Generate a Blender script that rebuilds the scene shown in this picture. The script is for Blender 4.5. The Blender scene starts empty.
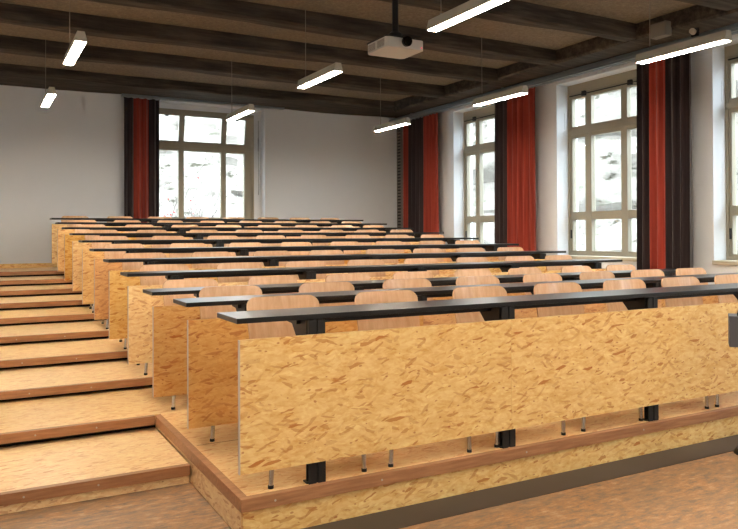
import bpy, bmesh, math, random
from mathutils import Matrix, Vector
random.seed(7)
SC = bpy.context.scene
COL = SC.collection

# ------------------------------------------------------------------ measures
X0, Y0, PITCH = 0.952, 2.847, 0.8073          # left end of the desks, front panel plane, row pitch
P, RISE, NROW = 0.173, 0.0742, 11
XR = 5.88                                      # right end of the desks
XW, YW, XL, YF = 7.20, 12.0, -0.60, -3.0       # right wall, far wall, left wall, front wall
ZC = 3.62                                      # ceiling
def base(k): return P if k < 3 else P + (k - 2) * RISE
def row_y(k): return Y0 + k * PITCH
ORD = ['front', 'second', 'third', 'fourth', 'fifth', 'sixth', 'seventh', 'eighth', 'ninth', 'tenth', 'last']

# ------------------------------------------------------------------ materials
def lin(c):
    return tuple((v / 12.92 if v <= .04045 else ((v + .055) / 1.055) ** 2.4) for v in (x / 255 for x in c)) + (1,)
class NT:
    def __init__(s, name):
        s.m = bpy.data.materials.new(name); s.m.use_nodes = True
        s.t = s.m.node_tree; s.b = s.t.nodes['Principled BSDF']
    def n(s, kind, **kw):
        o = s.t.nodes.new(kind)
        for k, v in kw.items():
            if k in o.inputs: o.inputs[k].default_value = v
            else: setattr(o, k, v)
        return o
    def l(s, a, b): s.t.links.new(a, b)
    def math(s, op, a, b=None, clamp=False):
        o = s.n('ShaderNodeMath', operation=op); o.use_clamp = clamp
        for i, v in enumerate((a, b)):
            if v is None: continue
            if isinstance(v, (int, float)): o.inputs[i].default_value = v
            else: s.l(v, o.inputs[i])
        return o.outputs[0]
    def mix(s, f, a, b, blend='MIX'):
        o = s.n('ShaderNodeMix', data_type='RGBA', blend_type=blend)
        for i, v in ((0, f), (6, a), (7, b)):
            if isinstance(v, (int, float)): o.inputs[i].default_value = v
            elif isinstance(v, tuple): o.inputs[i].default_value = v
            else: s.l(v, o.inputs[i])
        return o.outputs[2]
    def ramp(s, f, stops, interp='LINEAR'):
        o = s.n('ShaderNodeValToRGB'); o.color_ramp.interpolation = interp
        e = o.color_ramp.elements
        while len(e) < len(stops): e.new(.5)
        for x, (p, c) in zip(e, stops): x.position = p; x.color = c
        s.l(f, o.inputs[0]); return o.outputs[0]
    def map(s, src, scale=(1, 1, 1), rot=(0, 0, 0), loc=(0, 0, 0)):
        o = s.n('ShaderNodeMapping'); s.l(src, o.inputs[0])
        o.inputs['Scale'].default_value = scale; o.inputs['Rotation'].default_value = rot; o.inputs['Location'].default_value = loc
        return o.outputs[0]
    def noise(s, vec, scale, detail=3, rough=.5):
        o = s.n('ShaderNodeTexNoise'); s.l(vec, o.inputs['Vector'])
        o.inputs['Scale'].default_value = scale; o.inputs['Detail'].default_value = detail; o.inputs['Roughness'].default_value = rough
        return o.outputs[0]
    def bump(s, h, strength=.3, dist=.002):
        o = s.n('ShaderNodeBump'); s.l(h, o.inputs['Height']); o.inputs['Strength'].default_value = strength; o.inputs['Distance'].default_value = dist
        s.l(o.outputs[0], s.b.inputs['Normal'])
def plain(name, rgb, rough=.5, metal=0, spec=.5, var=0):
    t = NT(name); t.b.inputs['Roughness'].default_value = rough; t.b.inputs['Metallic'].default_value = metal
    t.b.inputs['Specular IOR Level'].default_value = spec
    co = t.n('ShaderNodeTexCoord').outputs['Object']
    c = lin(rgb)
    d = tuple(v * (1 - (var or .05)) for v in c[:3]) + (1,)
    t.l(t.mix(t.noise(co, 6, 3), c, d), t.b.inputs['Base Color'])
    return t.m

def osb(name, light, mid, dark, vary=.1, plane='XZ', rough=.45):
    """strand board: three layers of elongated flakes at different angles"""
    t = NT(name)
    co = t.n('ShaderNodeTexCoord').outputs['Object']
    oi = t.n('ShaderNodeObjectInfo')
    off = t.n('ShaderNodeVectorMath', operation='SCALE'); t.l(oi.outputs['Random'], off.inputs['Scale']); off.inputs[0].default_value = (13.7, 7.1, 9.3)
    ad = t.n('ShaderNodeVectorMath', operation='ADD'); t.l(co, ad.inputs[0]); t.l(off.outputs[0], ad.inputs[1])
    v0 = ad.outputs[0]
    if plane == 'XY': v0 = t.map(v0, rot=(math.pi / 2, 0, 0))
    if plane == 'YZ': v0 = t.map(v0, rot=(0, 0, math.pi / 2))
    # wobble
    nz = t.n('ShaderNodeTexNoise'); t.l(v0, nz.inputs['Vector']); nz.inputs['Scale'].default_value = 9; nz.inputs['Detail'].default_value = 3
    wob = t.n('ShaderNodeVectorMath', operation='MULTIPLY_ADD'); t.l(nz.outputs['Color'], wob.inputs[0]); wob.inputs[1].default_value = (.035, .035, .035); t.l(v0, wob.inputs[2])
    v = wob.outputs[0]
    def layer(ang, sx, sz, loc):
        m = t.map(v, rot=(0, ang, 0), loc=loc)
        m = t.map(m, scale=(sx, 3, sz))
        o = t.n('ShaderNodeTexVoronoi'); t.l(m, o.inputs['Vector']); o.inputs['Scale'].default_value = 1
        o.inputs['Randomness'].default_value = 1
        return o
    def sep(o):
        s = t.n('ShaderNodeSeparateColor'); t.l(o.outputs['Color'], s.inputs[0]); return s.outputs
    L, M, D = lin(light), lin(mid), lin(dark)
    LM = tuple(.5 * (x + y) for x, y in zip(L, M)); MD = tuple(.5 * (x + y) for x, y in zip(M, D))
    C = tuple(min(1, x * 1.18) for x in L[:3]) + (1,)
    O = tuple(.4 * x + .6 * y for x, y in zip(M, D))
    specs = [(.10, 16, 70), (.6, 19, 76), (-.45, 21, 80), (-1.0, 23, 76), (1.3, 25, 80), (.28, 26, 115), (-.18, 22, 100)]
    ls = [sep(layer(a_, x_, z_, (i_ * 3.1, i_ * 1.7, i_ * 2.3))) for i_, (a_, x_, z_) in enumerate(specs)]
    sa = ls[0]
    col = t.ramp(sa[0], [(0, C), (.3, L), (.7, LM), (1, M)])
    for i_, (th, op) in enumerate(((.5, .38), (.5, .38), (.62, .34), (.7, .3), (.45, .32), (.5, .36))):
        c_ = ls[i_ + 1]
        col = t.mix(t.math('MULTIPLY', t.math('GREATER_THAN', c_[0], th), op), col, t.ramp(c_[1], [(0, C), (.4, L), (.75, LM), (1, M)]))
    # orange flakes, each of its own strength, and small dark knots
    for q_, th, op in ((ls[1], .96, .5), (ls[2], .97, .5), (ls[5], .95, .7), (ls[6], .955, .55), (ls[0], .965, .8)):
        col = t.mix(t.math('MULTIPLY', t.math('GREATER_THAN', q_[2], th), t.math('MULTIPLY', t.math('ADD', q_[0], .25), op)), col, O)
    kn = t.n('ShaderNodeTexVoronoi'); t.l(t.map(v, scale=(40, 22, 70)), kn.inputs['Vector']); kn.inputs['Scale'].default_value = 1
    ks = t.n('ShaderNodeSeparateColor'); t.l(kn.outputs['Color'], ks.inputs[0])
    col = t.mix(t.math('MULTIPLY', t.math('MULTIPLY', t.math('LESS_THAN', kn.outputs['Distance'], .3), t.math('GREATER_THAN', ks.outputs[0], .92)), .6), col, D)
    gr = t.noise(t.map(v, scale=(20, 20, 120)), 1, 2)
    col = t.mix(t.math('MULTIPLY', t.math('SUBTRACT', gr, .35, True), .35), col, M)
    # per-object tint, then random board to board tone
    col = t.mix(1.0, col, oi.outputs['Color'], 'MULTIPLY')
    hs = t.n('ShaderNodeHueSaturation'); t.l(col, hs.inputs['Color'])
    r = oi.outputs['Random']
    t.l(t.math('ADD', t.math('MULTIPLY', r, vary), 1 - vary * .72), hs.inputs['Value'])
    t.l(t.math('SUBTRACT', 1.1, t.math('MULTIPLY', r, .22)), hs.inputs['Saturation'])
    t.l(hs.outputs[0], t.b.inputs['Base Color'])
    t.b.inputs['Roughness'].default_value = rough; t.b.inputs['Specular IOR Level'].default_value = .45
    t.bump(sa[1], .12, .001)
    return t.m

def wood(name, c1, c2, rough=.4, stretch=(3, 40, 40), vary=.12, coat=0):
    t = NT(name)
    co = t.n('ShaderNodeTexCoord').outputs['Object']; oi = t.n('ShaderNodeObjectInfo')
    off = t.n('ShaderNodeVectorMath', operation='SCALE'); t.l(oi.outputs['Random'], off.inputs['Scale']); off.inputs[0].default_value = (3.7, 5.1, 2.3)
    ad = t.n('ShaderNodeVectorMath', operation='ADD'); t.l(co, ad.inputs[0]); t.l(off.outputs[0], ad.inputs[1])
    g = t.noise(t.map(ad.outputs[0], scale=stretch), 1, 4, .6)
    col = t.ramp(g, [(.3, lin(c1)), (.7, lin(c2))])
    hs = t.n('ShaderNodeHueSaturation'); t.l(col, hs.inputs['Color'])
    t.l(t.math('ADD', t.math('MULTIPLY', oi.outputs['Random'], vary), 1 - vary / 2), hs.inputs['Value'])
    t.l(hs.outputs[0], t.b.inputs['Base Color'])
    t.b.inputs['Roughness'].default_value = rough; t.b.inputs['Coat Weight'].default_value = coat; t.b.inputs['Coat Roughness'].default_value = .2
    t.bump(g, .1, .001)
    return t.m

M = {}
M['osb'] = osb('strand_board_upright', (246, 214, 152), (226, 172, 100), (178, 80, 36))
M['osb_tread'] = osb('strand_board_tread', (250, 218, 168), (236, 188, 128), (196, 122, 72), .12, 'XY', .33)
M['osb_side'] = osb('strand_board_side', (244, 215, 165), (226, 180, 120), (176, 104, 56), .12, 'YZ')
M['nosing'] = wood('nosing_timber', (148, 102, 68), (182, 132, 92), .45, (6, 60, 60), .1)
M['edge'] = plain('lit_cut_edge', (205, 192, 185), .5)  # light from the left on the cut board edge, painted as pale colour
M['ply'] = wood('beech_plywood', (212, 166, 124), (228, 188, 148), .26, (40, 40, 3), .2, .4)
M['top'] = plain('charcoal_laminate', (22, 24, 26), .30, 0, .42)
M['black'] = plain('black_steel', (24, 26, 28), .45, 0, .4)
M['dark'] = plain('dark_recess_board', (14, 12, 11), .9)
M['chrome'] = plain('steel_tube', (190, 190, 188), .25, 1)
M['rubber'] = plain('black_rubber', (14, 14, 14), .7)
M['wall'] = plain('white_plaster', (222, 228, 236), .9, 0, .2, .03)
M['frame'] = plain('beige_window_paint', (154, 149, 134), .45, 0, .4)
M['sill'] = plain('sill_paint', (188, 182, 166), .5)
M['alu'] = plain('grey_aluminium', (152, 160, 166), .34, .8)
M['lamp'] = plain('lamp_housing_grey', (186, 184, 174), .45, .1)
M['projbody'] = plain('projector_plastic', (206, 206, 202), .5)
M['glassblack'] = plain('lens_black', (8, 8, 9), .12)
M['speaker'] = plain('speaker_grey', (120, 116, 108), .6)
M['sensor'] = plain('sensor_ivory', (205, 185, 160), .5)
M['boxgrey'] = plain('slate_grey_metal', (84, 86, 94), .5, .2)
M['strip'] = plain('dark_floor_band', (72, 64, 58), .45, 0, .4, .25)
M['wire'] = plain('wire_grey', (130, 124, 114), .5)

def m_beam():
    t = NT('old_dark_beam_timber'); co = t.n('ShaderNodeTexCoord').outputs['Object']
    g = t.noise(t.map(co, scale=(1.5, 14, 14)), 1, 6, .65)
    c = t.ramp(g, [(.3, lin((38, 35, 32))), (.5, lin((64, 58, 52))), (.75, lin((94, 86, 78)))])
    t.l(c, t.b.inputs['Base Color']); t.b.inputs['Roughness'].default_value = .8
    t.b.inputs['Specular IOR Level'].default_value = .2
    t.bump(g, .5, .012); return t.m
M['beam'] = m_beam()
def m_ceil():
    t = NT('rough_brown_ceiling_board'); co = t.n('ShaderNodeTexCoord').outputs['Object']
    g = t.noise(co, 30, 8, .75); h = t.noise(t.map(co, scale=(.7, 2, 1)), 1.4, 4)
    c = t.ramp(g, [(.3, lin((96, 87, 76))), (.55, lin((132, 121, 107))), (.75, lin((160, 149, 133)))])
    c = t.mix(t.math('MULTIPLY', h, .5), c, lin((118, 107, 94)))
    t.l(c, t.b.inputs['Base Color']); t.b.inputs['Roughness'].default_value = .9; t.b.inputs['Specular IOR Level'].default_value = .1
    t.bump(g, .6, .01); return t.m
M['ceil'] = m_ceil()
def m_floor():
    t = NT('marbled_linoleum'); co = t.n('ShaderNodeTexCoord').outputs['Object']
    w = t.noise(t.map(co, scale=(1.2, 3.2, 1)), 2.2, 5, .6)
    g = t.noise(t.map(co, scale=(6, 16, 1)), 1.8, 8, .78)
    h = t.noise(co, 90, 3, .7)
    c = t.ramp(g, [(.36, lin((98, 90, 80))), (.45, lin((140, 120, 98))), (.53, lin((176, 128, 82))), (.64, lin((198, 174, 142)))])
    c = t.mix(t.math('MULTIPLY', t.ramp(w, [(.4, (0, 0, 0, 1)), (.65, (1, 1, 1, 1))]), .5), c, lin((134, 118, 98)))
    c = t.mix(t.math('MULTIPLY', h, .35), c, lin((150, 104, 72)))
    t.l(c, t.b.inputs['Base Color']); t.b.inputs['Roughness'].default_value = .5; t.b.inputs['Specular IOR Level'].default_value = .3
    return t.m
M['floor'] = m_floor()
def m_fabric(name, a, b):
    t = NT(name); co = t.n('ShaderNodeTexCoord').outputs['Object']
    g = t.noise(t.map(co, scale=(25, 25, .8)), 1, 3)
    t.l(t.ramp(g, [(.3, lin(a)), (.7, lin(b))]), t.b.inputs['Base Color'])
    t.b.inputs['Roughness'].default_value = .85; t.b.inputs['Sheen Weight'].default_value = .25; t.b.inputs['Specular IOR Level'].default_value = .2
    return t.m
M['red'] = m_fabric('red_curtain_cloth', (134, 52, 42), (168, 68, 54))
M['charcoal'] = m_fabric('charcoal_curtain_cloth', (42, 34, 37), (62, 50, 52))
def m_emit():
    t = NT('lit_lamp_diffuser'); t.b.inputs['Base Color'].default_value = (.8, .78, .7, 1)
    t.b.inputs['Emission Color'].default_value = (1, .88, .72, 1); t.b.inputs['Emission Strength'].default_value = 95
    return t.m
M['emit'] = m_emit()
def m_led():
    t = NT('red_indicator'); t.b.inputs['Base Color'].default_value = (.8, .05, .1, 1)
    t.b.inputs['Emission Color'].default_value = (1, .08, .15, 1); t.b.inputs['Emission Strength'].default_value = 1.5
    return t.m
M['led'] = m_led()
def m_glass():
    t = NT('window_glass'); t.t.nodes.remove(t.b)
    tr = t.n('ShaderNodeBsdfTransparent'); tr.inputs[0].default_value = (.96, .98, .98, 1)
    gl = t.n('ShaderNodeBsdfGlossy'); gl.inputs['Roughness'].default_value = .02
    fr = t.n('ShaderNodeLayerWeight'); fr.inputs[0].default_value = .5; fv = t.math('ADD', t.math('MULTIPLY', t.math('POWER', fr.outputs['Facing'], 4), .5), .04)
    mx = t.n('ShaderNodeMixShader'); t.l(fv, mx.inputs[0]); t.l(tr.outputs[0], mx.inputs[1]); t.l(gl.outputs[0], mx.inputs[2])
    t.l(mx.outputs[0], t.t.nodes['Material Output'].inputs[0]); return t.m
M['glass'] = m_glass()
def m_rock():
    t = NT('pale_limestone'); co = t.n('ShaderNodeTexCoord').outputs['Object']
    g = t.noise(t.map(co, scale=(1, .8, 2.2)), 1.6, 9, .7); h = t.noise(co, 7, 6, .7)
    s = t.noise(t.map(co, scale=(1, .5, 3)), .9, 5, .6)
    c = t.ramp(g, [(.36, lin((52, 50, 42))), (.41, lin((106, 102, 96))), (.55, lin((124, 120, 114)))])
    c = t.mix(t.math('MULTIPLY', t.ramp(h, [(.55, (0, 0, 0, 1)), (.7, (1, 1, 1, 1))]), .45), c, lin((90, 88, 80)))
    c = t.mix(t.math('MULTIPLY', t.ramp(s, [(.60, (0, 0, 0, 1)), (.68, (1, 1, 1, 1))]), .6), c, lin((66, 70, 52)))
    t.l(c, t.b.inputs['Base Color']); t.b.inputs['Roughness'].default_value = .95; t.b.inputs['Specular IOR Level'].default_value = .1
    t.bump(g, .5, .1); return t.m
M['rock'] = m_rock()
M['render'] = plain('pale_outdoor_render', (205, 205, 200), .9)
M['bark'] = plain('grey_brown_twigs', (72, 64, 60), .9)
M['leaf'] = plain('red_autumn_leaves', (196, 40, 46), .7)

# ------------------------------------------------------------------ mesh helpers
class MB:
    def __init__(s): s.bm = bmesh.new()
    def box(s, x0, x1, y0, y1, z0, z1, mtx=None, bev=0):
        r = bmesh.ops.create_cube(s.bm, size=1)
        vs = r['verts']
        for v in vs:
            v.co = Vector(((x0 + x1) / 2 + v.co.x * (x1 - x0), (y0 + y1) / 2 + v.co.y * (y1 - y0), (z0 + z1) / 2 + v.co.z * (z1 - z0)))
        if bev:
            es = list({e for v in vs for e in v.link_edges})
            q = bmesh.ops.bevel(s.bm, geom=es, offset=bev, segments=2, affect='EDGES', profile=.5)
            vs = list({v for f in q['faces'] for v in f.verts} | {v for v in vs if v.is_valid})
        if mtx is not None:
            for v in vs: v.co = mtx @ v.co
        return vs
    def tube(s, pts, r, seg=10, caps=True, r2=None):
        pts = [Vector(p) for p in pts]; rings = []
        n = len(pts)
        for i, p in enumerate(pts):
            d = (pts[min(i + 1, n - 1)] - pts[max(i - 1, 0)]).normalized()
            up = Vector((0, 0, 1)) if abs(d.z) < .9 else Vector((1, 0, 0))
            a = d.cross(up).normalized(); b = d.cross(a).normalized()
            rr = r if r2 is None else r + (r2 - r) * i / (n - 1)
            rings.append([s.bm.verts.new(p + rr * (math.cos(t) * a + math.sin(t) * b)) for t in (2 * math.pi * k / seg for k in range(seg))])
        for A, B in zip(rings, rings[1:]):
            for k in range(seg):
                s.bm.faces.new((A[k], A[(k + 1) % seg], B[(k + 1) % seg], B[k]))
        if caps: s.bm.faces.new(rings[0][::-1]); s.bm.faces.new(rings[-1])
    def prism(s, poly, axis, a, b):
        """extrude a polygon; axis 'x': poly=(y,z); 'y': poly=(x,z); 'z': poly=(x,y)"""
        def c(p, t): return {'x': (t, p[0], p[1]), 'y': (p[0], t, p[1]), 'z': (p[0], p[1], t)}[axis]
        A = [s.bm.verts.new(c(p, a)) for p in poly]; B = [s.bm.verts.new(c(p, b)) for p in poly]
        n = len(poly)
        for i in range(n): s.bm.faces.new((A[i], A[(i + 1) % n], B[(i + 1) % n], B[i]))
        s.bm.faces.new(A[::-1]); s.bm.faces.new(B)
    def grid(s, rows):
        g = [[s.bm.verts.new(p) for p in r] for r in rows]
        for A, B in zip(g, g[1:]):
            for k in range(len(A) - 1): s.bm.faces.new((A[k], A[k + 1], B[k + 1], B[k]))
    def build(s, name, mat, parent=None, smooth=False, origin=None):
        bmesh.ops.recalc_face_normals(s.bm, faces=s.bm.faces)
        if origin is not None:
            for v in s.bm.verts: v.co -= Vector(origin)
        me = bpy.data.meshes.new(name); s.bm.to_mesh(me); s.bm.free()
        if smooth:
            for p in me.polygons: p.use_smooth = True
            try: me.set_sharp_from_angle(angle=math.radians(35))
            except Exception: pass
        me.materials.append(mat if not isinstance(mat, str) else M[mat])
        o = bpy.data.objects.new(name, me); COL.objects.link(o)
        if parent is not None: o.parent = parent
        if origin is not None: o.location = origin
        return o
def tag(o, label=None, cat=None, group=None, kind=None):
    for k, v in (('label', label), ('category', cat), ('group', group), ('kind', kind)):
        if v: o[k] = v
    return o
def empty(name, loc, label=None, cat=None, group=None, kind=None):
    o = bpy.data.objects.new(name, None); COL.objects.link(o); o.location = loc; o.empty_display_size = .1
    return tag(o, label, cat, group, kind)
def box(name, dims, mat, parent=None, kind=None, bev=0, origin=None):
    b = MB(); b.box(*dims, bev=bev); o = b.build(name, mat, parent, origin=origin)
    if kind: o['kind'] = kind
    return o
def copy_tree(o, parent=None):
    c = o.copy(); COL.objects.link(c); c.parent = parent
    for ch in [x for x in kids.get(o, [])]: copy_tree(ch, c)
    return c
kids = {}
def snapshot():
    kids.clear()
    for o in bpy.data.objects:
        if o.parent: kids.setdefault(o.parent, []).append(o)

# ------------------------------------------------------------------ room shell
box('floor', (XL - .3, XW + .4, YF - .3, YW + .4, -.12, 0), 'floor', kind='structure')
box('ceiling', (XL - .3, XW + .4, YF - .3, YW + .4, ZC, ZC + .12), 'ceil', kind='structure')
box('wall_left', (XL - .2, XL, YF, YW, 0, ZC), 'wall', kind='structure')
box('wall_front', (XL - .2, XW + .4, YF - .2, YF, 0, ZC), 'wall', kind='structure')

WIN_Y = [(8.70, 10.14), (6.21, 7.65), (3.76, 5.20), (1.31, 2.75), (-1.14, .30)]   # window openings in the right wall
OZ0, OZ1 = .90, 3.34
TW = .40
b = MB()
ys = [YF] + [v for w in sorted(WIN_Y) for v in w] + [YW]
for a, c in zip(ys[0::2], ys[1::2]): b.box(XW, XW + TW, a, c, 0, ZC)
for a, c in WIN_Y:
    b.box(XW, XW + TW, a, c, 0, OZ0); b.box(XW, XW + TW, a, c, OZ1, ZC)
tag(b.build('wall_right', 'wall'), kind='structure')
BX0, BX1, BZ0, BZ1 = 2.43, 4.48, .90, 3.45
b = MB()
b.box(XL - .2, BX0, YW, YW + TW, 0, ZC); b.box(BX1, XW + TW, YW, YW + TW, 0, ZC)
b.box(BX0, BX1, YW, YW + TW, 0, BZ0); b.box(BX0, BX1, YW, YW + TW, BZ1, ZC)
tag(b.build('wall_back', 'wall'), kind='structure')
box('baseboard_back', (XL, XW, YW - .02, YW, base(10), base(10) + .068), 'osb', kind='structure')

# windows: local u along the wall, w outward, z up
def make_window(idx, U, ZS, to_world, tilt=0, openers=True):
    """U: 8 marks along u (frame edge, 3 panes' edges, frame edge); to_world maps (u,w,z)"""
    def bx(mb, u0, u1, w0, w1, z0, z1, bev=0):
        a = to_world(u0, w0, z0); c = to_world(u1, w1, z1)
        return mb.box(min(a[0], c[0]), max(a[0], c[0]), min(a[1], c[1]), max(a[1], c[1]), min(a[2], c[2]), max(a[2], c[2]), bev=bev)
    u = U; z0, zb, za, zc, t0, t1, zt, z1 = ZS   # bottom, glass0, bar0, bar1, transom0, transom1, glass top, frame top
    root = empty('window_%d' % idx, to_world((u[0] + u[7]) / 2, .2, z0), kind='structure')
    def reloc(o): o.parent = root; o.location = -root.location; return o
    f = MB()
    e = .035
    bx(f, u[0], u[0] + e, .15, .25, z0, z1); bx(f, u[7] - e, u[7], .15, .25, z0, z1)
    bx(f, u[0] + e, u[7] - e, .15, .25, z0, z0 + e); bx(f, u[0] + e, u[7] - e, .15, .25, z1 - e * 1.6, z1)
    bx(f, u[0] + e, u[7] - e, .15, .25, t0 + .05, t1 - .05)
    reloc(f.build('window_frame', 'frame'))
    s = MB()
    bx(s, u[0] + e, u[1], .165, .24, z0 + e, t0 + .05); bx(s, u[6], u[7] - e, .165, .24, z0 + e, t0 + .05)
    bx(s, u[2], u[3], .16, .24, z0 + e, t0 + .05); bx(s, u[4], u[5], .16, .24, z0 + e, t0 + .05)
    for (p, q) in ((u[1], u[2]), (u[3], u[4]), (u[5], u[6])):
        bx(s, p, q, .165, .24, z0 + e, zb); bx(s, p, q, .165, .24, za, zc); bx(s, p, q, .165, .24, t0, t0 + .05)
    reloc(s.build('lower_sash', 'frame'))
    s = MB(); ga = MB()
    bx(s, u[0] + e, u[1], .165, .24, t1 - .05, z1 - e * 1.6); bx(s, u[6], u[7] - e, .165, .24, t1 - .05, z1 - e * 1.6)
    bx(s, u[2], u[3], .165, .24, t1 - .05, z1 - e * 1.6); bx(s, u[4], u[5], .165, .24, t1 - .05, z1 - e * 1.6)
    for (p, q) in ((u[1], u[2]), (u[3], u[4]), (u[5], u[6])):
        bx(s, p, q, .165, .24, t1 - .05, t1); bx(s, p, q, .165, .24, zt, z1 - e * 1.6)
        bx(ga, p, q, .205, .213, t1, zt)
    us = reloc(s.build('upper_sash', 'frame')); gu = reloc(ga.build('glass_pane', 'glass'))
    if tilt:
        piv = Vector(to_world(0, .2, t1 - .04))
        R = Matrix.Translation(piv) @ Matrix.Rotation(tilt, 4, 'X') @ Matrix.Translation(-piv)
        for o in (us, gu): o.data.transform(R)
    g = MB()
    for (p, q) in ((u[1], u[2]), (u[3], u[4]), (u[5], u[6])):
        bx(g, p, q, .205, .213, zb, za); bx(g, p, q, .205, .213, zc, t0)
    reloc(g.build('glass_pane', 'glass'))
    if openers:
        h = MB()
        a = Vector(to_world(u[0] + .06, .13, z1 - .10)); c = Vector(to_world(u[7] - .06, .13, z1 - .10))
        h.tube([a, c], .009, 8)
        for p in (u[0] + .32, u[7] - .32): bx(h, p - .03, p + .03, .125, .16, z1 - .125, z1 - .06)
        reloc(h.build('opener_rod', 'black'))
        h = MB(); k = u[0] - .012 if not tilt else u[7] + .06
        a = Vector(to_world(k, .09, 1.95)); c = Vector(to_world(k, .09, z1 - .1))
        h.tube([a, c], .007, 8); h.tube([Vector(to_world(k, .09, 2.72)), Vector(to_world(k, .09, 2.95))], .013, 8)
        # bracket towards the wall
        o = reloc(h.build('crank_rod', 'alu'))
        h = MB(); bx(h, u[0] + .04, u[0] + .06, .15, .165, 1.18, 1.30); reloc(h.build('handle', 'black'))
    h = MB(); bx(h, u[0] - .0, u[7] + .0, -.10, .16, OZ0, z0, bev=.006)
    reloc(h.build('window_sill', 'sill'))
    return root
ZS = (.945, 1.01, 1.44, 1.55, 2.59, 2.75, 3.14, 3.28)
for i, (ya, yb) in enumerate(WIN_Y):
    um = [0, .07, .32, .43, .95, 1.05, 1.36, 1.44]
    make_window(i + 1, um, ZS, lambda u, w, z, yb=yb: (XW + w + .06, yb - u, z))
    # header closing the gap between frame and opening
    b = MB(); b.box(XW + .21, XW + .31, ya, yb, 3.28, OZ1); o = b.build('trim_%d' % (i + 1), 'frame'); o['kind'] = 'structure'
um = [2.50, 2.62, 3.02, 3.11, 3.75, 3.84, 4.17, 4.345]
ZB = (.945, 1.01, 1.44, 1.55, 2.67, 2.84, 3.26, 3.36)
make_window(6, um, ZB, lambda u, w, z: (u, YW + w + .02, z), tilt=math.radians(10))
b = MB(); b.box(BX0, BX1, YW + .17, YW + .27, 3.36, BZ1); b.box(BX0, 2.50, YW + .17, YW + .27, BZ0, 3.36); b.box(4.345, BX1, YW + .17, YW + .27, BZ0, 3.36)
b.build('trim_6', 'wall')['kind'] = 'structure'

# ------------------------------------------------------------------ ceiling beams
def beam(name, x0, x1, y0, y1, z0, z1, seed, label, group='dark ceiling joists'):
    rnd = random.Random(seed); n = 40; b = MB(); rings = []
    along_x = (x1 - x0) > (y1 - y0)
    L0, L1 = (x0, x1) if along_x else (y0, y1)
    ph = [rnd.uniform(0, 6) for _ in range(6)]
    def w(t, k): return .012 * math.sin(t * 1.1 + ph[k]) + .007 * math.sin(t * 2.9 + ph[k + 1]) + rnd.uniform(-.002, .002)
    for i in range(n + 1):
        t = L0 + (L1 - L0) * i / n
        a, c = (y0 + w(t, 0), y1 + w(t, 1)) if along_x else (x0 + w(t, 0), x1)
        zz = z0 + w(t, 2) * .9; zq = z0 + w(t, 3) * .9; k = .022
        sec = [(a, z1), (a, zz + k), (a + k, zz), (c - k, zq), (c, zq + k), (c, z1)]
        rings.append([b.bm.verts.new((t, p, q) if along_x else (p, t, q)) for p, q in sec])
    for A, B in zip(rings, rings[1:]):
        for j in range(6): b.bm.faces.new((A[j], A[(j + 1) % 6], B[(j + 1) % 6], B[j]))
    b.bm.faces.new(rings[0]); b.bm.faces.new(rings[-1][::-1])
    o = b.build(name, 'beam', smooth=True, origin=((x0 + x1) / 2, (y0 + y1) / 2, z0))
    return tag(o, label, 'beam', group)
BN = ['nearest the far wall beam', 'second from the far wall beam', 'third from the far wall, behind the projector', 'fourth from the far wall, over the projector lens', 'fifth from the far wall', 'sixth from the far wall', 'seventh from the far wall', 'eighth from the far wall', 'ninth from the far wall', 'tenth from the far wall']
ye = [9.76, 8.42, 7.22, 5.92, 4.62, 3.32, 2.02, .72, -.58, -1.88]
for i, y in enumerate(ye):
    beam('ceiling_beam', XL, 6.62, y - .21, y, 3.45, ZC, 20 + i, 'rough dark timber joist under the ceiling, ' + BN[i], None)
beam('ceiling_beam', XL, XW, 11.12, YW - .005, 3.485, ZC, 77, 'wide dark beam lying along the top of the far wall', None)
beam('ceiling_beam', 6.60, XW, YF, 11.1, 3.45, ZC, 78, 'wide dark beam running along the top of the windowed wall', None)

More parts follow.
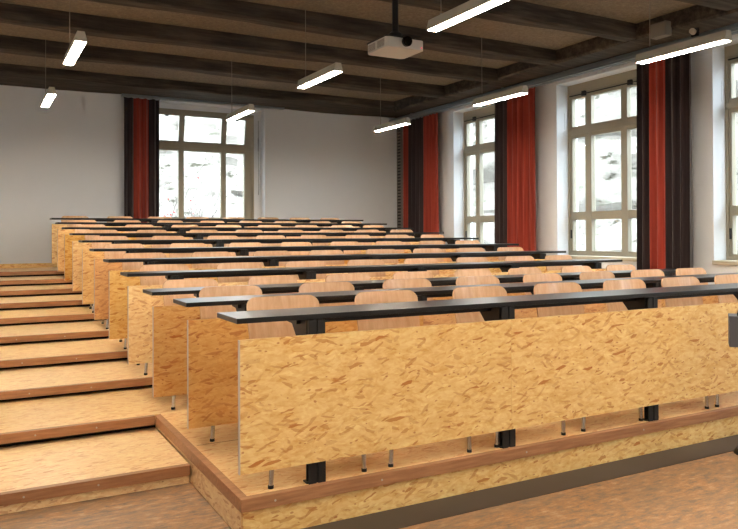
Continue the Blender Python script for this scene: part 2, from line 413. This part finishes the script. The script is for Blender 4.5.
# ------------------------------------------------------------------ tiers and stair
def tier(k):
    """k=0 main platform, k>=3 tiers under row k (0-based), full width"""
    z1 = base(k); n_under = .05
    if k == 0:
        y0, y1 = Y0 - .015, row_y(3) - .06
        loc = ((X0 + XW) / 2, y0, 0)
        root = empty('seating_platform', loc, 'low strand board platform carrying the three front desk rows', 'platform')
        T = -Vector(loc)
        ya = row_y(2) - .06
        b = MB()
        b.box(X0 + .036, XW, y0 + .0351, y1 + .07, z1 - .03, z1)
        b.box(XL, X0 + .036, ya + .0361, y1 + .07, z1 - .03, z1)
        o = b.build('deck', 'osb_tread', root); o.location = T
        b = MB(); b.box(X0 + .012, XW, y0 + .012, y0 + .034, 0, z1 - .05); o = b.build('front_board', 'osb', root); o.location = T
        b = MB(); b.box(X0 + .012, X0 + .034, y0 + .035, ya + .06, 0, z1 - .05); o = b.build('side_board', 'osb_side', root); o.location = T
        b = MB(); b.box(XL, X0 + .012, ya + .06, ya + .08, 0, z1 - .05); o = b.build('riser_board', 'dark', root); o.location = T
        b = MB(); b.box(X0, XW, y0, y0 + .035, z1 - .052, z1 + .001, bev=.002); o = b.build('nosing', 'nosing', root); o.location = T
        b = MB(); b.prism([(X0, y0 + .0351), (X0 + .036, y0 + .0351), (X0 + .036, ya + .036), (X0, ya)], 'z', z1 - .052, z1 + .001); o = b.build('nosing', 'nosing', root); o.location = T
        b = MB(); b.box(XL, X0 - .001, ya, ya + .035, z1 - .052, z1 + .001, bev=.002); o = b.build('nosing', 'nosing', root); o.location = T
        # thin joint across the deck
        b = MB(); b.box(X0 + .05, 6.2, 3.676, 3.682, z1, z1 + .0008); o = b.build('deck_joint', 'nosing', root); o.location = T
        scr = [(x, y0 - .001, z1 - .026) for x in (1.10, 1.61, 2.45, 3.3, 4.3)] + [(x, ya - .001, z1 - .026) for x in (.3, .62)]
    else:
        y0 = row_y(k) - .06; y1 = YW - .022 if k == 10 else row_y(k + 1) - .06
        loc = ((XL + XW) / 2, y0, base(k - 1) if k > 3 else P)
        root = empty('seating_tier', loc, 'full width strand board step under the %s desk row' % ORD[k], 'platform')
        T = -Vector(loc); zl = base(k - 1)
        b = MB(); b.box(XL, XW, y0 + .035, y1 + (0 if k == 10 else .065), z1 - .02, z1); o = b.build('deck', 'osb_tread', root); o.location = T
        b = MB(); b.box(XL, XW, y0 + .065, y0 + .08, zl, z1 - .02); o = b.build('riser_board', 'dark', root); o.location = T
        b = MB(); b.box(XL, XW, y0, y0 + .035, z1 - .05, z1 + .001, bev=.002); o = b.build('nosing', 'nosing', root); o.location = T
        scr = [(x, y0 - .001, z1 - .026) for x in (.32, .7)] if k < 6 else []
    for x, y, z in scr:
        b = MB(); b.tube([(x, y, z), (x, y + .003, z)], .005, 8); o = b.build('screw', 'lamp', root); o.location = T
for k in (0,) + tuple(range(3, NROW)): tier(k)
# lowest step in the aisle
ys0 = row_y(1) - .02; ye0 = row_y(2) - .06
root = empty('aisle_step', (0, ys0, 0), 'lowest strand board step of the aisle stair, standing on the linoleum', 'step')
T = -Vector(root.location)
for nm, d, mt in (('deck', (XL, X0 + .005, ys0 + .035, ye0 + .055, .072, .092), 'osb_tread'), ('riser_board', (XL, X0 + .003, ys0 + .012, ys0 + .03, 0, .042), 'osb'),
                  ('nosing', (XL, X0 + .005, ys0, ys0 + .035, .042, .093), 'nosing')):
    o = box(nm, d, mt, root); o.location = T
for x in (.2, .52):
    b = MB(); b.tube([(x, ys0 - .001, .067), (x, ys0 + .003, .067)], .005, 8); o = b.build('screw', 'lamp', root); o.location = T
# dark band in the floor along the platform
o = box('trim_20', (X0, XW, 2.645, Y0 - .004, 0, .002), 'strip', kind='structure')

# ------------------------------------------------------------------ desks
POSTS = [1.308, 2.368, 3.425, 4.46, 5.53]
ZT = .7311
def make_desk():
    root = empty('lecture_desk', (X0, 0, 0))
    # local: x from 0, y from panel front plane, z from deck
    L = XR - X0
    b = MB(); b.box(0, L, .03, .31, ZT - .022, ZT, bev=.0015); b.build('desktop', 'top', root)
    seams = [0, POSTS[1] - X0 + .0, POSTS[3] - X0, L]
    for a, c in zip(seams, seams[1:]):
        b = MB(); b.box(a + (.0025 if a == 0 else .0008), c - .0008, 0, .018, .0966, .6454); b.build('front_panel', 'osb', root, origin=(a, 0, .0966))
    b = MB(); b.box(-.0005, .0024, -.0005, .0185, .0966, .6454); b.build('lit_edge', 'edge', root)  # thin pale strip imitating the lit cut end of the panel
    b = MB()
    b.box(.3, L - .45, .115, .145, ZT - .05, ZT - .0225); b.build('under_rail', 'black', root)
    p0 = None
    for x in POSTS:
        x -= X0
        if p0 is None:
            b = MB()
            b.box(-.040, -.005, .020, .028, 0, ZT - .024); b.box(.005, .040, .020, .028, 0, ZT - .024)
            b.box(-.006, .006, .026, .046, 0, ZT - .024)
            b.box(-.040, .040, .044, .052, 0, ZT - .024)
            b.box(-.046, .040, .03, .07, .0005, .007)
            p0 = b.build('support_post', 'black', root); p0.location = (x, 0, 0)
            b = MB()
            z = ZT - .0235
            b.prism([(.053, z), (.275, z), (.275, z - .03), (.215, z - .034), (.19, z - .06), (.165, z - .088), (.053, z - .092)], 'x', -.036, .036)
            a0 = b.build('bracket_arm', 'black', p0)
        else:
            p = p0.copy(); COL.objects.link(p); p.parent = root; p.location = (x, 0, 0)
            a = a0.copy(); COL.objects.link(a); a.parent = p
    return root
desk = make_desk()
snapshot()
BOARD = [(1, 1, 1), (.86, .70, .52), (.80, .68, .58), (1, 1, 1), (1, .97, .92), (.86, .66, .46), (.94, .88, .82), (1, 1, 1), (.92, .84, .72), (.86, .78, .68), (1, .98, .93)]   # front panel tint per row: board tone, with some shading painted in
where = {0: 'nearest the camera on the platform edge', 1: 'directly behind the front desk', 10: 'topmost, in front of the far wall'}
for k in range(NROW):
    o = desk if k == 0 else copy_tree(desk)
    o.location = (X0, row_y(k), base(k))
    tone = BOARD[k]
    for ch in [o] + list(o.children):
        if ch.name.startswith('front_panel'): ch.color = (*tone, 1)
    tag(o, 'long charcoal topped strand board desk, %s row%s' % (ORD[k], (', ' + where[k]) if k in where else ''), 'desk', 'rows of fixed lecture desks')

# ------------------------------------------------------------------ chairs
def make_chair():
    root = empty('plywood_chair', (0, 0, 0))
    W = .388
    # backrest: rounded top corners, bent across the width and raked
    n, m = 14, 14; z0, z1 = .50, .772; yb = .445; th = .010; rc = .052
    def surf(s, t, side):
        z = z0 + (z1 - z0) * t
        d = z1 - z
        hw = W / 2 - .01 * (1 - t)
        if d < rc: hw = hw - rc + math.sqrt(max(rc * rc - (rc - d) ** 2, 0)) * 1.0
        x = s * hw
        y = yb + .055 * t - .028 * (1 - (2 * x / W) ** 2) * -1 + (th if side else 0)
        return (x, y, z)
    tt = [0, .15, .3, .45, .58, .68] + [1 - rc / (z1 - z0) * (1 - math.sin(a)) for a in [i * math.pi / 2 / 7 for i in range(1, 8)]]
    b = MB(); F = [[b.bm.verts.new(surf(-1 + 2 * i / n, t, 0)) for i in range(n + 1)] for t in tt]
    B = [[b.bm.verts.new(surf(-1 + 2 * i / n, t, 1)) for i in range(n + 1)] for t in tt]
    for G in (F, B):
        for A, C in zip(G, G[1:]):
            for i in range(n): b.bm.faces.new((A[i], A[i + 1], C[i + 1], C[i]))
    for i in range(n):
        b.bm.faces.new((F[0][i], F[0][i + 1], B[0][i + 1], B[0][i])); b.bm.faces.new((F[-1][i], F[-1][i + 1], B[-1][i + 1], B[-1][i]))
    for A, C, a, c in zip(F, F[1:], B, B[1:]):
        b.bm.faces.new((A[0], C[0], c[0], a[0])); b.bm.faces.new((A[-1], C[-1], c[-1], a[-1]))
    b.build('backrest', 'ply', root, smooth=True)
    # seat: rounded slab with a rolled front edge, curving up into the back
    b = MB(); prof = [(.075, .438), (.085, .448), (.11, .455), (.2, .452), (.32, .446), (.39, .446), (.43, .456), (.452, .475), (.462, .505)]
    rows = []
    for (y, z) in prof:
        hw = .19 if y > .1 else .17
        rows.append([(x * hw, y, z + .006 * (abs(x) ** 2)) for x in [-1 + 2 * i / 8 for i in range(9)]])
    lower = [[(x, y + (.004 if z > .46 and y > .43 else 0), z - .011) for x, y, z in r] for r in rows]
    g1 = [[b.bm.verts.new(p) for p in r] for r in rows]; g2 = [[b.bm.verts.new(p) for p in r] for r in lower]
    for G in (g1, g2):
        for A, C in zip(G, G[1:]):
            for i in range(8): b.bm.faces.new((A[i], A[i + 1], C[i + 1], C[i]))
    for A, C in ((g1[0], g2[0]), (g1[-1], g2[-1])):
        for i in range(8): b.bm.faces.new((A[i], A[i + 1], C[i + 1], C[i]))
    for j in range(len(prof) - 1):
        for e in (0, -1): b.bm.faces.new((g1[j][e], g1[j + 1][e], g2[j + 1][e], g2[j][e]))
    b.build('seat', 'ply', root, smooth=True)
    b = MB()
    for s in (-1, 1):
        b.tube([(s * .205, .07, .425), (s * .16, .16, .43), (s * .16, .36, .43), (s * .165, .47, .46), (s * .155, .485, .55), (s * .15, .497, .66)], .009, 8)
    b.tube([(-.16, .17, .43), (.16, .17, .43)], .009, 8); b.tube([(-.16, .36, .43), (.16, .36, .43)], .009, 8)
    b.build('tube_frame', 'chrome', root, smooth=True)
    for s in (-1, 1):
        for (ya, yb_) in ((.07, .058), (.36, .50)):
            b = MB(); b.tube([(s * .205 if ya < .1 else s * .165, ya, .43), (-.012 + s * (.225 if ya < .1 else .19), yb_, .012)], .0105, 10)
            lg = b.build('leg', 'chrome', root, smooth=True)
            b = MB(); fx = -.012 + s * (.225 if ya < .1 else .19); b.tube([(fx, yb_, 0), (fx, yb_, .014)], .0125, 10); b.build('foot_cap', 'rubber', lg, smooth=True)
    return root
chair = make_chair(); snapshot()
CX = [1.345, 1.935, 2.555, 3.15, 3.73, 4.275, 4.83, 5.41]
SEAT = ['first seat from the stairs', 'second seat from the stairs', 'third seat from the stairs', 'fourth seat from the stairs', 'fourth seat from the window end', 'third seat from the window end', 'second seat from the window end', 'last seat at the window end']
for k in range(NROW):
    for i, x in enumerate(CX if k == 0 else [1.305, 1.925, 2.53, 3.13, 3.73, 4.32, 4.91, 5.47] if k > 1 else [1.33, 1.96, 2.57, 3.16, 3.77, 4.34, 4.90, 5.45]):
        c = chair if (k == 0 and i == 0) else copy_tree(chair)
        r = random.Random(k * 31 + i)
        jx = 0 if k < 2 else r.uniform(-.02, .02)
        c.location = (x + jx, row_y(k) + (0 if k == 0 else r.uniform(0, .012)), base(k))
        c.rotation_euler.z = 0 if k == 0 else math.radians(r.uniform(-1.2, 1.2))
        tag(c, 'pale beech plywood chair behind the %s desk row, %s' % (ORD[k], SEAT[i]), 'chair', 'plywood chairs of the %s row' % ORD[k])

# ------------------------------------------------------------------ curtains and rails
def curtain(y_marks, cols, zb, label, to_w, seedp):
    """marks along the rail; hanging cloth sections"""
    a = to_w(y_marks[0], 0); c = to_w(y_marks[-1], 0)
    root = empty('curtain', ((a[0] + c[0]) / 2, (a[1] + c[1]) / 2, zb), label, 'curtain')
    zt = 3.345 if seedp != 4 else 3.44
    T = -Vector(root.location)
    for (m0, m1, col) in zip(y_marks, y_marks[1:], cols):
        b = MB(); n = max(8, int(abs(m1 - m0) / .009)); rows = []
        def off(t, h):
            ph = t * 2 * math.pi / .112 + .9 * math.sin(t * 7 + seedp)
            return (.050 + .016 * math.sin(t * 9 + seedp)) * math.sin(ph) * (.55 + .45 * h) + .006 * math.sin(t * 90 + h * 2)
        for side in (0, .004):
            rows = []
            for j in range(15):
                h = 1 - j / 14; z = zb + (zt - zb) * (1 - h)
                sp = .012 * h
                rows.append([(*to_w(m0 + (m1 - m0) * i / n + sp * (2 * i / n - 1) * (1 if m1 > m0 else -1) * .0, off(m0 + (m1 - m0) * i / n, h) + side), z) for i in range(n + 1)])
            b.grid(rows)
        o = b.build('cloth_panel', 'red' if col == 'r' else 'charcoal', root, smooth=True); o.location = T
        o['label'] = 'red cloth section' if col == 'r' else 'charcoal cloth section'
    # header tape with gliders
    b = MB(); m0, m1 = y_marks[0], y_marks[-1]; n = int(abs(m1 - m0) / .1)
    for i in range(n + 1):
        p = to_w(m0 + (m1 - m0) * i / n, 0); b.box(p[0] - .006, p[0] + .006, p[1] - .006, p[1] + .006, zt - .01, zt + .018)
    o = b.build('gliders', 'alu', root); o.location = T
    return root
rw = lambda t, o: (7.05 + o, t)
curtain([11.54, 11.35, 10.84, 10.38], 'rcr', .80, 'red and charcoal curtain gathered in the far corner beside the windows', rw, 1)
curtain([8.82, 8.50, 7.91], 'cr', .575, 'charcoal and red curtain between the two farther windows of the right wall', rw, 2)
curtain([6.10, 5.93, 5.69, 5.35], 'crc', .36, 'charcoal curtain with one red stripe between the two nearer windows', rw, 3)
curtain([2.09, 2.24, 2.48, 2.64], 'crc', .80, 'dark curtain with a red middle stripe left of the far wall window', lambda t, o: (t, 11.90 + o), 4)

root = empty('curtain_rail', (7.05, 5, 3.36), 'long grey aluminium curtain rail along the windowed wall', 'curtain rail')
b = MB(); b.box(6.985, 7.115, YF + .1, 11.95, 3.362, 3.372); b.box(6.985, 6.995, YF + .1, 11.95, 3.372, 3.44); b.box(6.975, 6.985, YF + .1, 11.95, 3.388, 3.412); b.box(7.03, 7.07, YF + .1, 11.95, 3.352, 3.362)
o = b.build('rail_profile', 'alu', root); o.location = -root.location
for y in (11.2, 9.9, 8.6, 7.3, 6.0, 4.75, 3.4, 2.1):
    b = MB(); b.box(7.0, 7.03, y - .015, y + .015, 3.372, 3.46); o = b.build('rail_hanger', 'alu', root); o.location = -root.location
root = empty('curtain_rail', (3.4, 11.9, 3.45), 'short pale curtain rail above the far wall window', 'curtain rail')
b = MB(); b.box(2.05, 4.80, 11.86, 11.95, 3.455, 3.475); b.box(2.05, 4.80, 11.86, 11.866, 3.475, 3.49); o = b.build('rail_profile', 'alu', root); o.location = -root.location

# slotted vertical channel in the corner
root = empty('slotted_channel', (7.18, 11.88, base(10)), 'slotted vertical cable channel in the far right corner', 'cable channel')
b = MB(); b.box(7.165, 7.198, 11.80, 11.975, base(10), 3.44); o = b.build('channel_body', 'speaker', root); o.location = -root.location
b = MB()
z = base(10) + .05
while z < 3.38: b.box(7.162, 7.1655, 11.835, 11.94, z, z + .03); z += .06
o = b.build('slots', 'black', root); o.location = -root.location

# ------------------------------------------------------------------ pendant lamps
def make_lamp():
    root = empty('pendant_lamp', (0, 0, 0)); L = .91
    b = MB(); b.prism([(-.046, 0), (.046, 0), (.046, .012), (.028, .082), (-.028, .082), (-.046, .012)], 'y', -L, 0)
    b.build('lamp_housing', 'lamp', root)
    b = MB(); b.box(-.04, .04, -L + .012, -.012, -.004, .004, bev=.002); b.build('diffuser', 'emit', root)
    b = MB(); b.tube([(0, -.13, .08), (0, -.13, ZC - 2.815)], .0035, 6); b.build('suspension_wire', 'wire', root)
    b = MB(); b.tube([(0, -.13, .082), (0, -.13, .10)], .010, 10); b.build('wire_grip', 'alu', root)
    return root
lamp = make_lamp(); snapshot()
LC = {.76: 'left', 3.07: 'middle', 5.37: 'right'}
LN = ['farthest', 'second from the far wall', 'third from the far wall', 'fourth from the far wall', 'nearest the front wall']
first = True
for j, x in enumerate(LC):
    for i, y in enumerate((9.60, 7.12, 4.65, 2.2, -.25)):
        o = lamp if first else copy_tree(lamp); first = False
        o.location = (x + (.03 if (i == 2 and j == 1) else .015 if j == 2 else 0), y, 2.815)
        tag(o, 'lit slim linear lamp hanging on a wire, %s line, %s' % (LC[x], LN[i]), 'lamp', 'hanging linear lamps')

# ------------------------------------------------------------------ projector
root = empty('ceiling_projector', (3.45, 5.79, 2.94), 'white projector with black lens on a black ceiling pole', 'projector')
T = -Vector(root.location)
def pp(nm, mb, mt, sm=False, par=None, lab=None):
    o = mb.build(nm, mt, par or root, smooth=sm)
    if par is None: o.location = T
    if lab: o['label'] = lab
    return o
b = MB(); b.prism([(3.25, 5.62), (3.28, 5.60), (3.63, 5.60), (3.65, 5.62), (3.65, 5.95), (3.62, 5.98), (3.28, 5.98), (3.25, 5.95)], 'z', 2.942, 3.032)
body = pp('projector_body', b, 'projbody')
b = MB(); b.tube([(3.455, 5.57, 3.0), (3.455, 5.61, 3.0)], .046, 24); b.tube([(3.455, 5.555, 3.0), (3.455, 5.572, 3.0)], .040, 24); pp('lens', b, 'glassblack', True)
b = MB()
for z in [2.957 + .008 * i for i in range(8)]: b.box(3.2485, 3.2505, 5.64, 5.77, z, z + .004); b.box(3.2485, 3.2505, 5.81, 5.94, z, z + .004)
pp('vent_grille', b, 'speaker')
b = MB(); b.tube([(3.622, 5.598, 2.963), (3.622, 5.601, 2.963)], .006, 10); pp('indicator_light', b, 'led', lab='small red light')
b = MB(); b.box(3.252, 3.648, 5.625, 5.975, 3.0325, 3.052, bev=.004); b.box(3.34, 3.58, 5.68, 5.90, 3.052, 3.075, bev=.004); pp('mount_plate', b, 'black')
b = MB(); b.tube([(3.455, 5.79, 3.07), (3.455, 5.79, 3.115)], .065, 20); b.tube([(3.455, 5.79, 3.115), (3.455, 5.79, 3.14)], .065, 20, r2=.04); pp('pole_collar', b, 'black', True)
b = MB(); b.tube([(3.455, 5.79, 3.06), (3.455, 5.79, ZC)], .030, 16); pp('pole', b, 'black', True)
b = MB(); b.tube([(3.50, 5.75, 3.08), (3.56, 5.72, 3.085), (3.60, 5.70, 3.06), (3.62, 5.70, 3.05)], .008, 8); b.tube([(3.47, 5.75, 3.10), (3.55, 5.70, 3.10), (3.66, 5.66, 3.085)], .006, 8); pp('cable', b, 'rubber', True)

# speaker and sensor by the edge beam
root = empty('wall_speaker', (6.58, 5.35, 3.45), 'small grey box speaker fixed on the edge beam above the curtain rail', 'speaker')
T = -Vector(root.location)
b = MB(); b.box(6.50, 6.597, 5.25, 5.45, 3.375, 3.53, bev=.005); pp('speaker_box', b, 'speaker')
b = MB(); b.box(6.495, 6.4995, 5.262, 5.438, 3.387, 3.518); pp('grille', b, 'wire')
root = empty('motion_sensor', (6.75, 5.11, 3.40), 'round ivory motion sensor under the edge beam beside the grey speaker', 'sensor')
T = -Vector(root.location)
b = MB(); b.tube([(6.73, 5.10, 3.405), (6.78, 5.12, 3.405)], .032, 18); b.tube([(6.722, 5.097, 3.405), (6.731, 5.10, 3.405)], .026, 18); pp('sensor_head', b, 'sensor', True)
b = MB(); b.box(6.78, 6.80, 5.07, 5.15, 3.36, 3.49); pp('bracket', b, 'black')

# ------------------------------------------------------------------ grey control box on a stand, cut by the right edge of the picture
root = empty('control_box_stand', (3.80, 2.60, 0), 'dark grey control box on a stand before the front desk, at the right', 'control box')
T = -Vector(root.location)
bm_ = Matrix.Translation((3.725, 2.6, 0)) @ Matrix.Rotation(math.atan2(-.8, .6), 4, 'Z')
b = MB(); b.box(0, .30, 0, .16, .608, .782, mtx=bm_, bev=.004); pp('box_housing', b, 'boxgrey')
b = MB(); kp = bm_ @ Vector((.05, .03, 0)); b.tube([(kp.x, kp.y, .78), (kp.x, kp.y, .80)], .010, 12); b.box(.044, .056, .022, .038, .798, .812, mtx=bm_); pp('knob', b, 'black')
b = MB(); b.tube([(3.88, 2.53, .02), (3.88, 2.53, .61)], .022, 16); pp('pole', b, 'black', True)
b = MB(); b.tube([(3.88, 2.53, .002), (3.88, 2.53, .03)], .13, 28, r2=.115); pp('base_plate', b, 'black', True)

# ------------------------------------------------------------------ outdoors
def cliff(name, x0, x1, y0, y1, zt, label, seed, along):
    rnd = random.Random(seed); b = MB(); n, m = 60, 34; rows = []
    from mathutils import noise
    for j in range(m + 1):
        t = j / m; z = -1.5 + (zt + 1.5) * t; r = []
        for i in range(n + 1):
            s = i / n
            p = Vector((s * 9, t * 5, seed))
            d = noise.fractal(p, 1, 2, 6) * .9 + noise.noise(Vector((s * 3, t * 14, seed + 4))) * .35
            if along == 'y': r.append((x0 + 2.2 * t + d, y0 + (y1 - y0) * s, z + .25 * noise.noise(p * 2)))
            else: r.append((x0 + (x1 - x0) * s, y0 + 5.0 * t + d, z + .25 * noise.noise(p * 2)))
        rows.append(r)
    b.grid(rows)
    # top and back so that it is a body, not a sheet
    lip = rows[-1]
    back = [(x + 4, y, z - .2) if along == 'y' else (x, y + 4, z - .2) for x, y, z in lip]
    foot = [(x, y, -1.5) for x, y, z in back]
    b.grid([lip, back, foot])
    bmesh.ops.remove_doubles(b.bm, verts=b.bm.verts, dist=.0001)
    o = b.build(name, 'rock', smooth=True)
    return tag(o, label, 'rock')
cliff('rock_face', 12.5, 0, -6, 22, 5.5, 'pale weathered rock face outside the right hand windows', 3, 'y')
cliff('rocky_slope', -7, 11, 16.5, 0, 5.0, 'pale rocky hillside outside the far window', 8, 'x')
o = box('outdoor_ground', (-12, 26, YW + .5, 30, -1.6, -1.4), 'rock'); tag(o, 'pale ground outside behind the building', 'ground', kind='structure')
o = box('outdoor_ground', (XW + .6, 26, -8, YW + .5, -1.6, -1.4), 'rock'); tag(o, 'pale ground outside beside the windows', 'ground', kind='structure')
# shrub with red leaves seen through the far window
root = empty('red_leaved_shrub', (2.9, 15.6, -1.4), 'bare twiggy shrub with red autumn leaves outside the far window', 'shrub')
T = -Vector(root.location); rnd = random.Random(5); tips = []
b = MB()
def twig(p, d, ln, r, depth):
    pts = [p]; q = p.copy(); dd = d.copy()
    for i in range(4):
        dd = (dd + Vector((rnd.uniform(-.35, .35), rnd.uniform(-.35, .35), rnd.uniform(-.1, .25)))).normalized(); q = q + dd * ln / 4; pts.append(q.copy())
    b.tube(pts, r, 5, r2=r * .5)
    if depth:
        for i in range(4): twig(pts[rnd.choice((1, 2, 3, 4))], (dd + Vector((rnd.uniform(-1, 1), rnd.uniform(-.6, .6), rnd.uniform(-.4, .7)))).normalized(), ln * .65, r * .55, depth - 1)
    if depth <= 1: tips.extend(pts[1:])
for i in range(7): twig(Vector((2.3 + rnd.uniform(-.5, 1.2), 15.6 + rnd.uniform(-.3, .3), -1.4)), Vector((rnd.uniform(-.3, .3), 0, 1)).normalized(), 2.3, .022, 3)
pp('branches', b, 'bark')
b = MB()
tl = [p for p in tips if p.x < 3.9]
for p in rnd.sample(tl, min(160, len(tl))):
    for _ in range(1):
        c = p + Vector((rnd.uniform(-.06, .06), rnd.uniform(-.06, .06), rnd.uniform(-.06, .06))); s = rnd.uniform(.02, .045)
        a1 = Vector((rnd.uniform(-1, 1), rnd.uniform(-1, 1), rnd.uniform(-1, 1))).normalized(); a2 = a1.orthogonal().normalized(); a3 = a1.cross(a2)
        v = [b.bm.verts.new(c + x) for x in (a2 * s, a3 * s * .6, -a2 * s, -a3 * s * .6, a1 * s * .15, -a1 * s * .15)]
        for i in range(4): b.bm.faces.new((v[i], v[(i + 1) % 4], v[4])); b.bm.faces.new((v[(i + 1) % 4], v[i], v[5]))
o = pp('leaves', b, 'leaf'); o['kind'] = 'stuff'

# ------------------------------------------------------------------ light
w = bpy.data.worlds.new('overcast_sky'); SC.world = w; w.use_nodes = True
nt = w.node_tree; bg = nt.nodes['Background']
bg.inputs[0].default_value = (.84, .93, 1.0, 1); bg.inputs[1].default_value = 10.0
def portal(loc, rot, sx, sy):
    l = bpy.data.lights.new('portal', 'AREA'); l.shape = 'RECTANGLE'; l.size = sx; l.size_y = sy; l.cycles.is_portal = True
    o = bpy.data.objects.new('portal', l); COL.objects.link(o); o.location = loc; o.rotation_euler = rot
for ya, yb in WIN_Y: portal((XW + .42, (ya + yb) / 2, (OZ0 + OZ1) / 2), (0, math.pi / 2, 0), OZ1 - OZ0, yb - ya)
portal(((BX0 + BX1) / 2, YW + .42, (BZ0 + BZ1) / 2), (-math.pi / 2, 0, 0), BX1 - BX0, BZ1 - BZ0)

# ------------------------------------------------------------------ camera
cam = bpy.data.cameras.new('camera'); co = bpy.data.objects.new('camera', cam); COL.objects.link(co)
cam.sensor_fit = 'HORIZONTAL'; cam.sensor_width = 36; cam.lens = 36 * 723.3 / 738
cam.shift_y = -(264.5 - 228.12) / 738
R = Matrix(((0.8773993957, -0.000354431, -0.4797605389), (-0.4797418166, -0.0095134194, -0.8773581277), (-0.0042532002, 0.9999546836, -0.0085171031)))
co.matrix_world = Matrix.Translation((0, 0, 1.25)) @ R.to_4x4()
cam.clip_start = .05; cam.clip_end = 200
SC.camera = co
vs = SC.view_settings; SC.display_settings.display_device = 'sRGB'
vs.view_transform = 'Standard'; vs.look = 'None'; vs.exposure = 0.62; vs.gamma = 1; vs.use_curve_mapping = False
